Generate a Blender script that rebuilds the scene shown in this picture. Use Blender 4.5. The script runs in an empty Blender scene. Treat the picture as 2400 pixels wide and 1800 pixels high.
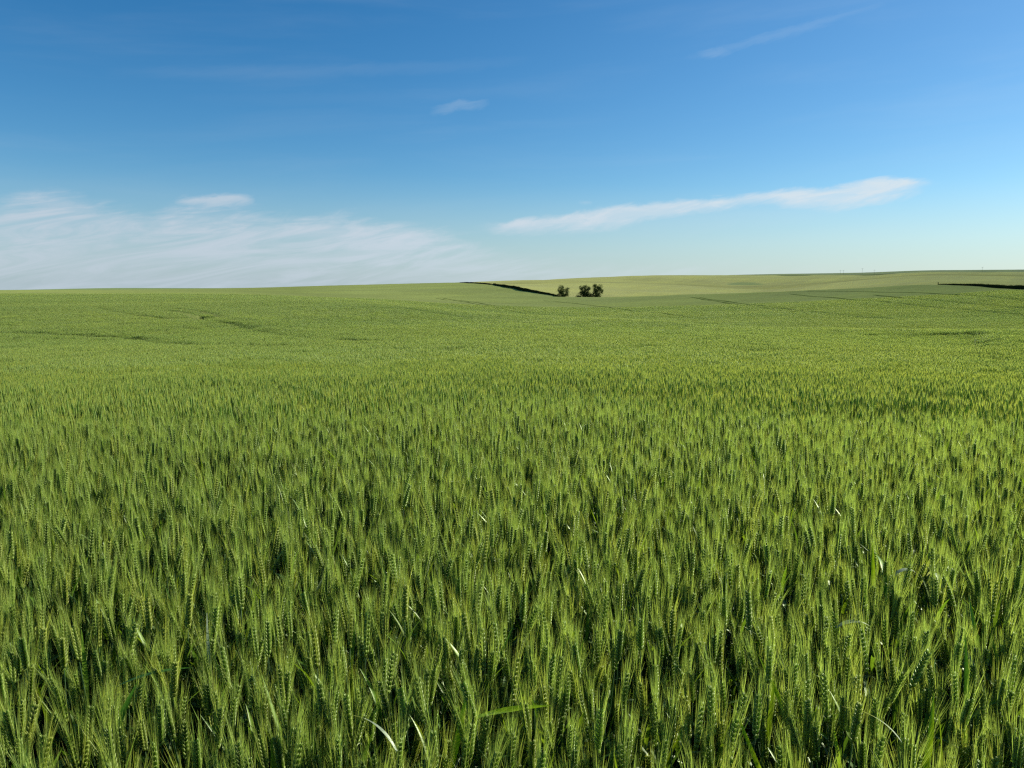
import bpy, math, random
import numpy as np
from math import sin, cos, radians, pi, atan2, sqrt
from mathutils import Vector, Matrix

S = bpy.context.scene
rng = np.random.default_rng(11)
random.seed(5)

# ------------------------------------------------------------------ camera
EYE = 1.75                       # lens height above the soil at the photographer's feet
FPX = 1813.0                     # focal length in pixels of the 2400 px wide photograph
HORIZON_ROW = 665.0
PITCH = math.atan((900 - HORIZON_ROW) / FPX)
cam_data = bpy.data.cameras.new('camera')
cam = bpy.data.objects.new('camera', cam_data)
S.collection.objects.link(cam)
cam.location = (0, 0, EYE)
cam.rotation_euler = (pi / 2 - PITCH, 0, 0)
cam_data.sensor_width = 36.0
cam_data.lens = FPX / 2400 * 36
cam_data.clip_start = 0.05
cam_data.clip_end = 20000
S.camera = cam

def pix(x, y):
    """azimuth (right positive) and elevation of a pixel of the photograph"""
    cx, cy = (x - 1200) / FPX, (900 - y) / FPX
    dx = cx
    dy = cos(PITCH) + cy * sin(PITCH)
    dz = -sin(PITCH) + cy * cos(PITCH)
    return atan2(dx, dy), atan2(dz, sqrt(dx * dx + dy * dy))

# ------------------------------------------------------------------ light
SUN_EL = radians(27)
SUN_AZ = radians(69)             # clockwise from the view direction, i.e. to the right
SUN_STRENGTH = 5.0
SKY_STRENGTH = 0.058
sun_data = bpy.data.lights.new('sun', 'SUN')
sun_data.energy = SUN_STRENGTH
sun_data.angle = radians(0.5)
sun_data.color = (1.0, 0.93, 0.80)
sun = bpy.data.objects.new('sun', sun_data)
S.collection.objects.link(sun)
sd = Vector((sin(SUN_AZ) * cos(SUN_EL), cos(SUN_AZ) * cos(SUN_EL), sin(SUN_EL)))
sun.rotation_euler = sd.to_track_quat('Z', 'Y').to_euler()

S.view_settings.view_transform = 'Standard'
S.view_settings.look = 'None'
S.view_settings.exposure = 0.85
S.view_settings.gamma = 1.0
S.view_settings.use_curve_mapping = False
S.cycles.use_denoising = False
S.cycles.max_bounces = 6
S.cycles.diffuse_bounces = 3
S.cycles.glossy_bounces = 2
S.cycles.transmission_bounces = 3
S.cycles.sample_clamp_indirect = 4.0
S.cycles.filter_width = 1.3

world = bpy.data.worlds.new('World')
S.world = world
world.use_nodes = True
wt = world.node_tree
wt.nodes.clear()

class E:
    """tiny expression helper over math nodes"""
    def __init__(s, nt, sock): s.nt, s.s = nt, sock
    def _op(s, op, *o, clamp=False):
        n = s.nt.nodes.new('ShaderNodeMath'); n.operation = op; n.use_clamp = clamp
        s.nt.links.new(s.s, n.inputs[0])
        for i, v in enumerate(o):
            if isinstance(v, E): s.nt.links.new(v.s, n.inputs[i + 1])
            else: n.inputs[i + 1].default_value = v
        return E(s.nt, n.outputs[0])
    def __add__(s, o): return s._op('ADD', o)
    def __sub__(s, o): return s._op('SUBTRACT', o)
    def __mul__(s, o): return s._op('MULTIPLY', o)
    def neg(s): return s._op('MULTIPLY', -1.0)
    def max(s, o): return s._op('MAXIMUM', o)
    def min(s, o): return s._op('MINIMUM', o)
    def pow(s, o): return s._op('POWER', o)
    def step(s, a, b, t0=0.0, t1=1.0):
        n = s.nt.nodes.new('ShaderNodeMapRange'); n.interpolation_type = 'SMOOTHSTEP'
        s.nt.links.new(s.s, n.inputs[0])
        n.inputs[1].default_value = a; n.inputs[2].default_value = b
        n.inputs[3].default_value = t0; n.inputs[4].default_value = t1
        return E(s.nt, n.outputs[0])

def nt_vec(nt, a, b, c=None):
    n = nt.nodes.new('ShaderNodeCombineXYZ')
    for i, v in enumerate((a, b, c)):
        if v is None: continue
        if isinstance(v, E): nt.links.new(v.s, n.inputs[i])
        else: n.inputs[i].default_value = v
    return n.outputs[0]

def nt_noise(nt, vec, scale, detail=4, rough=0.55, dist=0.0):
    n = nt.nodes.new('ShaderNodeTexNoise')
    n.inputs['Scale'].default_value = scale
    n.inputs['Detail'].default_value = detail
    n.inputs['Roughness'].default_value = rough
    n.inputs['Distortion'].default_value = dist
    nt.links.new(vec, n.inputs['Vector'])
    return E(nt, n.outputs[0])

def nt_curve(nt, e, pts, lo, hi):
    """1-D lookup through a float curve: pts are (x, y) pairs in the units of e and of the result"""
    x0, x1 = pts[0][0], pts[-1][0]
    t = e.step(0, 1)  # placeholder node replaced below
    m = nt.nodes.new('ShaderNodeMapRange'); m.clamp = True
    nt.nodes.remove(t.s.node)
    nt.links.new(e.s, m.inputs[0])
    m.inputs[1].default_value = x0; m.inputs[2].default_value = x1
    c = nt.nodes.new('ShaderNodeFloatCurve')
    cu = c.mapping.curves[0]
    nrm = [((x - x0) / (x1 - x0), (y - lo) / (hi - lo)) for x, y in pts]
    cu.points[0].location = nrm[0]; cu.points[1].location = nrm[-1]
    for p in nrm[1:-1]: cu.points.new(*p)
    c.mapping.update()
    nt.links.new(m.outputs[0], c.inputs[1])
    return E(nt, c.outputs[0]) * (hi - lo) + lo

def mixrgb(nt, fac, a, b, typ='MIX'):
    n = nt.nodes.new('ShaderNodeMixRGB'); n.blend_type = typ
    for i, v in enumerate((fac, a, b)):
        if isinstance(v, E): nt.links.new(v.s, n.inputs[i])
        elif hasattr(v, 'links'): nt.links.new(v, n.inputs[i])
        elif isinstance(v, (int, float)): n.inputs[i].default_value = v
        else: n.inputs[i].default_value = (*v, 1)
    return n.outputs[0]

def build_sky():
    nt = wt
    out = nt.nodes.new('ShaderNodeOutputWorld')
    bg = nt.nodes.new('ShaderNodeBackground')
    bg.inputs[1].default_value = SKY_STRENGTH
    nt.links.new(bg.outputs[0], out.inputs[0])
    sky = nt.nodes.new('ShaderNodeTexSky')
    sky.sky_type = 'NISHITA'
    sky.sun_disc = False
    sky.sun_elevation = SUN_EL
    sky.sun_rotation = SUN_AZ
    sky.altitude = 700
    sky.air_density = 1.0
    sky.dust_density = 0.6
    sky.ozone_density = 2.2
    hs = nt.nodes.new('ShaderNodeHueSaturation')
    hs.inputs['Saturation'].default_value = 1.25
    hs.inputs['Value'].default_value = 1.0
    wb = nt.nodes.new('ShaderNodeMixRGB'); wb.blend_type = 'MULTIPLY'; wb.inputs[0].default_value = 1.0
    wb.inputs[2].default_value = (0.86, 1.04, 1.15, 1)     # the camera's cool daylight balance
    nt.links.new(sky.outputs[0], wb.inputs[1])
    nt.links.new(wb.outputs[0], hs.inputs['Color'])
    tc = nt.nodes.new('ShaderNodeTexCoord')
    sp = nt.nodes.new('ShaderNodeSeparateXYZ')
    nt.links.new(tc.outputs['Generated'], sp.inputs[0])
    X, Y, Z = (E(nt, sp.outputs[i]) for i in range(3))
    A = X._op('ARCTAN2', Y)
    EL = Z._op('ARCSINE')
    def px(x, y): return pix(x, y)
    # domain warp so edges are ragged
    v1 = nt_vec(nt, A * 3.0 - EL * 2.0, EL * 14.0 - A * 1.6)
    wob = (nt_noise(nt, v1, 2.2, 7, 0.6, 0.3) - 0.5)
    fine = (nt_noise(nt, nt_vec(nt, A * 9.0, EL * 34.0 - A * 6.0), 3.0, 8, 0.62, 0.5) - 0.5)
    # ---- streaky veil low on the left
    top1 = [(-60, 520), (0, 470), (60, 446), (110, 438), (190, 455), (290, 478), (350, 492), (420, 470), (520, 474), (640, 494), (760, 505), (900, 515), (1060, 543), (1200, 585), (1600, 615), (2400, 640), (2700, 655)]
    P = [(px(x, y)[0], px(x, y)[1]) for x, y in top1]
    T = nt_curve(nt, A, P, -0.05, 0.25)
    d1 = T + wob * 0.055 + fine * 0.030 - EL
    m1 = d1.step(-0.004, 0.024)
    st = nt_noise(nt, nt_vec(nt, A * 2.6, EL * 20.0 - A * 3.2), 2.0, 8, 0.62, 1.6)
    st = st.step(0.30, 0.68, 0.22, 1.0)
    side = A.step(px(900, 500)[0], px(1700, 500)[0], 1.0, 0.45)
    left = A.step(-1.1, -0.62, 0.55, 1.0)
    c1 = m1 * st * side * left * EL.step(0.0, 0.07, 0.7, 1.0) * 0.95
    # ---- bright little cap above the veil
    def lens(x0, x1, yc0, yc1, up, dn, amp, w1=0.012, w2=0.008, soft=0.008):
        a0, e0 = px(x0, yc0); a1, e1 = px(x1, yc1)
        t = (A - a0) * (1 / (a1 - a0))
        line = t * (e1 - e0) + e0
        body = (t * (t.neg() + 1.0)).max(0.0).pow(0.5) * 2.0
        u = EL - line + wob * w1 + fine * w2
        k = 1 / FPX
        upper = (body * (up * k) - u).step(-soft * 0.3, soft)
        lower = (u + body * (dn * k)).step(-soft * 0.3, soft * 1.6)
        ends = body.step(0.0, 0.35)
        return upper * lower * ends * amp
    c2 = lens(405, 600, 474, 466, 14, 20, 0.72, 0.012, 0.016, 0.007)
    c2 = c2.max(lens(330, 1080, 545, 545, 18, 20, 0.62, 0.012, 0.018, 0.010))
    c2 = c2.max(lens(20, 260, 465, 520, 30, 34, 0.55, 0.025, 0.03, 0.018))
    c2 = c2.max(lens(640, 1110, 572, 548, 6, 7, 0.72, 0.010, 0.012, 0.006)
              ).max(lens(820, 1130, 558, 544, 5, 5, 0.5, 0.008, 0.012, 0.006)).max(lens(900, 1320, 612, 600, 10, 14, 0.45, 0.012, 0.014, 0.012))
    # ---- long rising streak on the right
    up2 = [(1100, 527), (1180, 516), (1300, 500), (1420, 484), (1493, 474), (1600, 466), (1742, 455), (1851, 440), (1930, 436), (2014, 420), (2122, 411), (2190, 422)]
    lo2 = [(1100, 532), (1180, 541), (1300, 540), (1417, 534), (1500, 520), (1580, 506), (1690, 492), (1797, 474), (1850, 482), (1900, 488), (2014, 480), (2122, 452), (2190, 426)]
    U = nt_curve(nt, A, [px(*p) for p in up2], 0.0, 0.2)
    L = nt_curve(nt, A, [px(*p) for p in lo2], 0.0, 0.2)
    eu = U - EL + wob * 0.006 + fine * 0.014
    el_ = EL - L + wob * 0.012 + fine * 0.018 + 0.004
    e0, e1 = px(1100, 520)[0], px(1190, 520)[0]
    f0, f1 = px(2120, 420)[0], px(2235, 420)[0]
    c3 = eu.step(-0.001, 0.007) * el_.step(-0.004, 0.015) * A.step(e0, e1) * A.step(f0, f1, 1.0, 0.0)
    c3 = c3 * nt_noise(nt, nt_vec(nt, A * 7.0, EL * 30.0 - A * 5.0), 2.0, 8, 0.65, 0.8).step(0.35, 0.65, 0.66, 1.0) * 0.98
    # faint veil under it
    c3b = lens(1380, 2120, 540, 470, 30, 30, 0.34, 0.02, 0.02, 0.03)
    # ---- thin cirrus higher up
    c4 = lens(1600, 2080, 138, 10, 8, 8, 0.42, 0.010, 0.016, 0.010)
    c4 = c4.max(lens(1630, 1720, 126, 118, 9, 10, 0.42, 0.01, 0.02, 0.010))
    c4 = c4.max(lens(1005, 1150, 262, 240, 9, 10, 0.48, 0.012, 0.022, 0.009))
    c4 = c4.max(lens(240, 1250, 172, 140, 14, 8, 0.30, 0.012, 0.012, 0.016))
    c4 = c4.max(lens(420, 1300, 230, 215, 14, 8, 0.20, 0.012, 0.012, 0.02))
    c4 = c4.max(lens(540, 900, 384, 380, 8, 8, 0.22, 0.012, 0.012, 0.016))
    c4 = c4.max(lens(1355, 1390, 474, 476, 5, 5, 0.5, 0.004, 0.008, 0.005))
    c4 = c4.max(lens(1150, 1500, 603, 594, 5, 7, 0.30, 0.004, 0.012, 0.008))
    veil = nt_noise(nt, nt_vec(nt, A * 1.2, EL * 9.0 - A * 0.5), 2.2, 6, 0.55, 0.4).step(0.45, 0.8, 0.0, 0.07)
    veil = veil * EL.step(0.0, 0.1)
    dens = c1.max(c2).max(c3).max(c3b).max(c4)
    dens = dens + (dens.neg() + 1.0) * veil
    low = EL.step(-0.01, 0.15, 0.62, 0.0)            # pale humid air above the horizon
    glare = (X * math.sin(SUN_AZ) + Y * math.cos(SUN_AZ)).step(0.0, 1.0, 0.0, 0.10)   # milky air towards the sun
    low = low.max(glare)
    dens = dens.min(1.0)
    # clouds are lit from the sun's side
    warm = nt.nodes.new('ShaderNodeMixRGB')
    warm.inputs[1].default_value = (5.3, 6.05, 6.9, 1)
    warm.inputs[2].default_value = (6.5, 7.5, 8.2, 1)
    lit = A.step(-0.5, 0.55)
    nt.links.new(lit.s, warm.inputs[0])
    mix = nt.nodes.new('ShaderNodeMixRGB')
    nt.links.new(dens.s, mix.inputs[0])
    air = mixrgb(nt, lit, (3.5, 4.75, 6.0), (5.2, 6.35, 7.0))
    nt.links.new(mixrgb(nt, low, hs.outputs[0], air), mix.inputs[1])
    nt.links.new(warm.outputs[0], mix.inputs[2])
    nt.links.new(mix.outputs[0], bg.inputs[0])
build_sky()

# ------------------------------------------------------------------ helpers
COL = S.collection
def props(o, label=None, cat=None, group=None, kind=None):
    if label: o['label'] = label
    if cat: o['category'] = cat
    if group: o['group'] = group
    if kind: o['kind'] = kind
    return o

class MB:
    """collects vertices, faces and per-vertex colours"""
    def __init__(s): s.v, s.f, s.c = [], [], []
    def add(s, verts, faces, col):
        n = len(s.v)
        s.v.extend(verts)
        s.f.extend([tuple(i + n for i in f) for f in faces])
        if isinstance(col, list): s.c.extend(col)
        else: s.c.extend([col] * len(verts))
    def tube(s, pts, rad, sides, col, cap=True):
        vs, fs = [], []
        for i, p in enumerate(pts):
            p = Vector(p)
            d = (Vector(pts[min(i + 1, len(pts) - 1)]) - Vector(pts[max(i - 1, 0)])).normalized()
            a = d.cross(Vector((0.3, 1, 0.1))).normalized(); b = d.cross(a)
            for k in range(sides):
                t = 2 * pi * k / sides
                vs.append(tuple(p + (a * cos(t) + b * sin(t)) * rad[i]))
        for i in range(len(pts) - 1):
            for k in range(sides):
                k2 = (k + 1) % sides
                fs.append((i * sides + k, i * sides + k2, (i + 1) * sides + k2, (i + 1) * sides + k))
        if cap: fs.append(tuple(range((len(pts) - 1) * sides, len(pts) * sides)))
        s.add(vs, fs, col)
    def mesh(s, name, mat, smooth=True):
        me = bpy.data.meshes.new(name)
        me.from_pydata([tuple(v) for v in s.v], [], s.f)
        me.materials.append(mat)
        at = me.color_attributes.new('tint', 'FLOAT_COLOR', 'POINT')
        arr = np.ones((len(s.v), 4), dtype=np.float32)
        arr[:, :3] = np.array(s.c, dtype=np.float32).reshape(-1, 3)
        at.data.foreach_set('color', arr.ravel())
        if smooth: me.polygons.foreach_set('use_smooth', np.ones(len(me.polygons), dtype=bool))
        me.update()
        return me
    def obj(s, name, mat, parent=None, smooth=True):
        o = bpy.data.objects.new(name, s.mesh(name, mat, smooth))
        COL.objects.link(o)
        if parent: o.parent = parent
        return o

# ------------------------------------------------------------------ terrain (height of the crop's top, as a function of azimuth and range)
def pchip(xk, yk, x):
    """monotone cubic through (xk, yk); xk, yk (n,), x any shape"""
    h = np.diff(xk); d = np.diff(yk) / h
    m = np.zeros_like(yk)
    for i in range(1, len(xk) - 1):
        if d[i - 1] * d[i] > 0:
            w1 = 2 * h[i] + h[i - 1]; w2 = h[i] + 2 * h[i - 1]
            m[i] = (w1 + w2) / (w1 / d[i - 1] + w2 / d[i])
    m[0], m[-1] = d[0], d[-1]
    i = np.clip(np.searchsorted(xk, x) - 1, 0, len(xk) - 2)
    t = np.clip((x - xk[i]) / h[i], 0, 1)
    return ((2*t**3 - 3*t**2 + 1) * yk[i] + (t**3 - 2*t**2 + t) * h[i] * m[i]
            + (-2*t**3 + 3*t**2) * yk[i+1] + (t**3 - t**2) * h[i] * m[i+1])

# control rows: for each column x of the photograph the range (m) and picture row of each crest / hollow
CX = [-500, 0, 280, 500, 800, 1000, 1100, 1220, 1400, 1600, 1800, 2000, 2200, 2400, 2900]
ROWS = [
 # near swell B
 ([110, 110, 110, 110, 105, 100, 98, 92, 85, 75, 66, 62, 58, 55, 52],
  [716, 714, 711, 710, 711, 724, 733, 740, 748, 760, 770, 774, 778, 781, 784]),
 # hollow or shoulder behind it
 ([135, 135, 135, 135, 130, 130, 128, 122, 115, 105, 95, 90, 84, 78, 74],
  [700, 699, 699, 699, 703, 722, 737, 745, 752, 764, 773, 777, 780, 781, 784]),
 ([165, 165, 165, 165, 165, 170, 168, 165, 160, 145, 135, 125, 120, 112, 106],
  [693, 692, 691, 692, 701, 715, 724, 732, 738, 742, 746, 748, 750, 752, 756]),
 # crest A
 ([215, 215, 215, 215, 230, 300, 320, 330, 338, 330, 310, 300, 285, 215, 200],
  [690.5, 690, 689, 690, 697.5, 696, 695, 695, 696, 690.5, 684, 675.5, 667, 679, 686]),
 # hollow behind A
 ([300, 300, 300, 300, 320, 350, 375, 390, 405, 400, 380, 360, 345, 300, 300],
  [698, 698, 697, 697, 705, 702, 704, 706, 708, 703, 694, 683, 671, 676, 680]),
 ([430, 430, 430, 430, 440, 460, 470, 480, 490, 500, 480, 460, 450, 430, 430],
  [686, 685, 684, 683, 687, 683, 680, 678, 679, 680, 684, 672, 661, 663, 664]),
 # crest C
 ([620, 620, 620, 620, 620, 610, 600, 600, 620, 620, 640, 640, 640, 640, 640],
  [682.5, 682, 680, 679, 677, 670, 668, 667, 669, 671.5, 679, 663, 652, 651, 651]),
 ([780, 780, 780, 780, 780, 760, 720, 720, 740, 760, 800, 780, 760, 760, 760],
  [685, 684.5, 683, 681.5, 676.5, 669, 668, 671, 676, 677, 671, 660, 649, 648, 648]),
 # skyline D
 ([1050, 1050, 1050, 1050, 1000, 900, 860, 900, 1000, 1100, 1150, 1150, 1150, 1150, 1150],
  [681, 680.5, 679, 676.5, 668.5, 663.5, 661.5, 658, 650, 644.5, 645, 644, 637.5, 637.5, 636]),
 ([1500, 1500, 1500, 1500, 1450, 1350, 1300, 1350, 1450, 1600, 1600, 1600, 1600, 1600, 1600],
  [684, 683, 681, 680, 676, 671, 670, 665, 656, 651, 648, 645, 641, 640, 638]),
 # farthest ridge E
 ([2400, 2400, 2400, 2400, 2400, 2400, 2400, 2400, 2400, 2400, 2400, 2400, 2400, 2400, 2400],
  [680, 679.5, 675.2, 675.4, 670.5, 668, 666, 662, 652, 648, 643, 640, 634, 632.5, 630]),
]
R_END = 4200.0
CAZ = np.array([pix(x, 680)[0] for x in CX])
NEAR_R = np.array([0.0, 4.0, 10.0, 20.0, 35.0, 52.0])
NEAR_Z = np.array([0.85, 0.79, 0.44, -0.32, -1.08, -1.50])
RR, ZZ = [], []
for rs, ys in ROWS:
    z = [EYE + r * math.tan(pix(x, y)[1]) for x, r, y in zip(CX, rs, ys)]
    RR.append(rs); ZZ.append(z)
RR = np.array(RR, float); ZZ = np.array(ZZ, float)

def canopy(az, r):
    """crop-top height on a grid of azimuths (n,) x ranges (m,)"""
    a = np.clip(az, CAZ[0], CAZ[-1])
    rr = np.array([pchip(CAZ, RR[i], a) for i in range(len(RR))])
    zz = np.array([pchip(CAZ, ZZ[i], a) for i in range(len(ZZ))])
    out = np.zeros((len(a), len(r)))
    for j in range(len(a)):
        if rr[0, j] < 56: nr, nz = NEAR_R[:-1], NEAR_Z[:-1]
        else: nr, nz = NEAR_R, NEAR_Z
        xk = np.concatenate([nr, rr[:, j], [R_END]])
        zk = np.concatenate([nz, zz[:, j], [zz[-1, j] - 40]])
        out[j] = pchip(xk, zk, np.asarray(r))
    return out

# look-up grid, shared by the meshes and the placement of plants and trees
AZ_F = np.radians(np.concatenate([np.linspace(-180, -50, 40)[:-1], np.linspace(-50, 50, 641), np.linspace(50, 180, 40)[1:]]))
R_F = np.concatenate([np.linspace(0, 12, 25)[:-1], np.geomspace(12, R_END, 430)])
GZ = canopy(AZ_F, R_F)
# gentle swell and seed-drill unevenness of the real field
AA, RG = np.meshgrid(AZ_F, R_F, indexing='ij')
XX, YY = RG * np.sin(AA), RG * np.cos(AA)
def wavy(x, y):
    w = np.zeros_like(x)
    for k, (lx, ly, am, ph) in enumerate([(61, 43, .10, 1.0), (33, -52, .07, 2.2), (-23, 29, .05, .4), (17, 13, .025, 4.0), (-9, 12, .018, 5.1)]):
        w += am * np.sin(2 * pi * (x / lx + y / ly) + ph)
    return w
GZ += wavy(XX, YY) * np.clip((RG - 8) / 60, 0, 1) * 0.55
# broad swells on the far hills
GZ += (1.3 * np.sin(2 * pi * (XX * 0.45 + YY) / 210 + 0.6) + 0.9 * np.sin(2 * pi * (XX - YY * 0.55) / 260 + 2.0)) \
      * np.clip((RG - 400) / 160, 0, 1) * np.clip((1150 - RG) / 250, 0, 1) * np.clip((XX + 60) / 120, 0, 1)

def zc(x, y):
    """height of the crop's top at world x, y (arrays)"""
    x = np.atleast_1d(np.asarray(x, float)); y = np.atleast_1d(np.asarray(y, float))
    a = np.arctan2(x, y); r = np.hypot(x, y)
    i = np.clip(np.searchsorted(AZ_F, a) - 1, 0, len(AZ_F) - 2)
    j = np.clip(np.searchsorted(R_F, r) - 1, 0, len(R_F) - 2)
    u = (a - AZ_F[i]) / (AZ_F[i + 1] - AZ_F[i]); v = np.clip((r - R_F[j]) / (R_F[j + 1] - R_F[j]), 0, 1)
    return (GZ[i, j] * (1 - u) * (1 - v) + GZ[i + 1, j] * u * (1 - v) + GZ[i, j + 1] * (1 - u) * v + GZ[i + 1, j + 1] * u * v)

def hit(x, y, near=20.0):
    """where the ray of a pixel meets the crop's surface: world point"""
    a, e = pix(x, y)
    r = near
    while r < 4000:
        z = zc(r * sin(a), r * cos(a))[0]
        if EYE + r * math.tan(e) <= z: break
        r *= 1.004
    return Vector((r * sin(a), r * cos(a), zc(r * sin(a), r * cos(a))[0])), r

# ------------------------------------------------------------------ materials
def new_mat(name):
    m = bpy.data.materials.new(name); m.use_nodes = True
    m.node_tree.nodes.clear()
    return m, m.node_tree

def pos_noise(nt, scale, detail=3, rough=0.55, sx=1, sy=1, sz=1):
    g = nt.nodes.new('ShaderNodeNewGeometry')
    mp = nt.nodes.new('ShaderNodeMapping')
    mp.inputs['Scale'].default_value = (sx, sy, sz)
    nt.links.new(g.outputs['Position'], mp.inputs[0])
    return nt_noise(nt, mp.outputs[0], scale, detail, rough)

def leafy_material(name, trans=0.40, gloss=0.10, rough=0.38, vary=True, warm=(1.06, 1.12, 0.75)):
    """tinted blade: diffuse + light passing through + waxy highlight"""
    m, nt = new_mat(name)
    out = nt.nodes.new('ShaderNodeOutputMaterial')
    at = nt.nodes.new('ShaderNodeAttribute'); at.attribute_name = 'tint'
    col = at.outputs['Color']
    if vary:
        big = pos_noise(nt, 0.035, 6, 0.62, 1, 1, 0.0).step(0.32, 0.68)
        col = mixrgb(nt, big, mixrgb(nt, 1.0, col, (0.92, 0.96, 1.02), 'MULTIPLY'), mixrgb(nt, 1.0, col, (1.07, 1.03, 0.96), 'MULTIPLY'))
        fine = pos_noise(nt, 260.0, 2, 0.6, 1, 1, 0.25).step(0.3, 0.7, 0.80, 1.2)
        g = nt.nodes.new('ShaderNodeCombineXYZ')
        for i in range(3): nt.links.new(fine.s, g.inputs[i])
        col = mixrgb(nt, 1.0, col, g.outputs[0], 'MULTIPLY')
    d = nt.nodes.new('ShaderNodeBsdfDiffuse'); nt.links.new(col, d.inputs[0])
    t = nt.nodes.new('ShaderNodeBsdfTranslucent')
    nt.links.new(mixrgb(nt, 1.0, col, warm, 'MULTIPLY'), t.inputs[0])
    mx = nt.nodes.new('ShaderNodeMixShader'); mx.inputs[0].default_value = trans
    nt.links.new(d.outputs[0], mx.inputs[1]); nt.links.new(t.outputs[0], mx.inputs[2])
    gl = nt.nodes.new('ShaderNodeBsdfGlossy'); gl.inputs['Roughness'].default_value = rough
    gl.inputs['Color'].default_value = (0.75, 0.85, 0.62, 1)
    fr = nt.nodes.new('ShaderNodeFresnel'); fr.inputs[0].default_value = 1.4
    fe = (E(nt, fr.outputs[0]) * 1.0 + gloss * 0.3).min(0.5) * (gloss * 10)
    mg = nt.nodes.new('ShaderNodeMixShader'); nt.links.new(fe.min(0.6).s, mg.inputs[0])
    nt.links.new(mx.outputs[0], mg.inputs[1]); nt.links.new(gl.outputs[0], mg.inputs[2])
    nt.links.new(mg.outputs[0], out.inputs[0])
    return m

M_WHEAT = leafy_material('wheat_green', trans=0.60, gloss=0.022, rough=0.5)
M_WHEAT_FAR = leafy_material('wheat_green_far', trans=0.62, gloss=0.028, rough=0.55)
M_LEAF = leafy_material('wheat_leaf', trans=0.45, gloss=0.018, rough=0.45, warm=(1.5, 1.35, 0.5))
M_BUSH = leafy_material('bush_leaves', trans=0.25, gloss=0.0, rough=0.5, vary=False)

def soil_material():
    m, nt = new_mat('soil')
    out = nt.nodes.new('ShaderNodeOutputMaterial')
    b = nt.nodes.new('ShaderNodeBsdfPrincipled')
    n = pos_noise(nt, 18, 6, 0.65)
    nt.links.new(mixrgb(nt, n, (0.030, 0.022, 0.014), (0.085, 0.062, 0.040)), b.inputs['Base Color'])
    b.inputs['Roughness'].default_value = 0.95
    bp = nt.nodes.new('ShaderNodeBump'); bp.inputs['Distance'].default_value = 0.03
    nt.links.new(n.s, bp.inputs['Height']); nt.links.new(bp.outputs[0], b.inputs['Normal'])
    nt.links.new(b.outputs[0], out.inputs[0])
    return m
M_SOIL = soil_material()

def crop_sheet_material(name, c_lo, c_hi, attr=True):
    """distant standing crop: nap-like relief, streaks along the drill rows"""
    m, nt = new_mat(name)
    out = nt.nodes.new('ShaderNodeOutputMaterial')
    g1 = pos_noise(nt, 0.9, 5, 0.7)
    g2 = pos_noise(nt, 0.018, 4, 0.6, 1, 1, 0)
    g3 = pos_noise(nt, 0.20, 4, 0.6, 0.45, 1.0, 0)
    f = g1.step(0.32, 0.68) * 0.45 + g2.step(0.3, 0.7) * 0.35 + g3.step(0.3, 0.7) * 0.20
    col = mixrgb(nt, f, c_lo, c_hi)
    if attr:
        at = nt.nodes.new('ShaderNodeAttribute'); at.attribute_name = 'tint'
        col = mixrgb(nt, 1.0, col, at.outputs['Color'], 'MULTIPLY')
    d = nt.nodes.new('ShaderNodeBsdfDiffuse'); nt.links.new(col, d.inputs[0])
    d.inputs['Roughness'].default_value = 1.0
    bp = nt.nodes.new('ShaderNodeBump'); bp.inputs['Distance'].default_value = 0.30
    bp.inputs['Strength'].default_value = 0.8
    nt.links.new((g1 + g3 * 0.8).s, bp.inputs['Height'])
    nt.links.new(bp.outputs[0], d.inputs['Normal'])
    sh = nt.nodes.new('ShaderNodeBsdfSheen') if hasattr(bpy.types, 'ShaderNodeBsdfSheen') else None
    t = nt.nodes.new('ShaderNodeBsdfTranslucent')
    if sh:
        sh.inputs['Roughness'].default_value = 0.6
        nt.links.new(col, sh.inputs['Color'])
        ad = nt.nodes.new('ShaderNodeMixShader'); ad.inputs[0].default_value = 0.25
        nt.links.new(d.outputs[0], ad.inputs[1]); nt.links.new(sh.outputs[0], ad.inputs[2])
        nt.links.new(ad.outputs[0], out.inputs[0])
    else:
        nt.links.new(d.outputs[0], out.inputs[0])
    return m
M_SHEET = crop_sheet_material('distant_wheat', (0.235, 0.275, 0.078), (0.335, 0.385, 0.125))
M_PALE = crop_sheet_material('pale_ripening_crop', (0.42, 0.42, 0.135), (0.56, 0.55, 0.20))

# ------------------------------------------------------------------ ground and distant crop sheets
PLANT_R = 205.0                 # individual stems are modelled out to this range
WEDGE = radians(42)
def in_plants(x, y, pad=0.0):
    yy = y + 3.0
    return (np.abs(np.arctan2(x, yy)) < WEDGE - pad) & (np.hypot(x, y) < PLANT_R)

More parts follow.
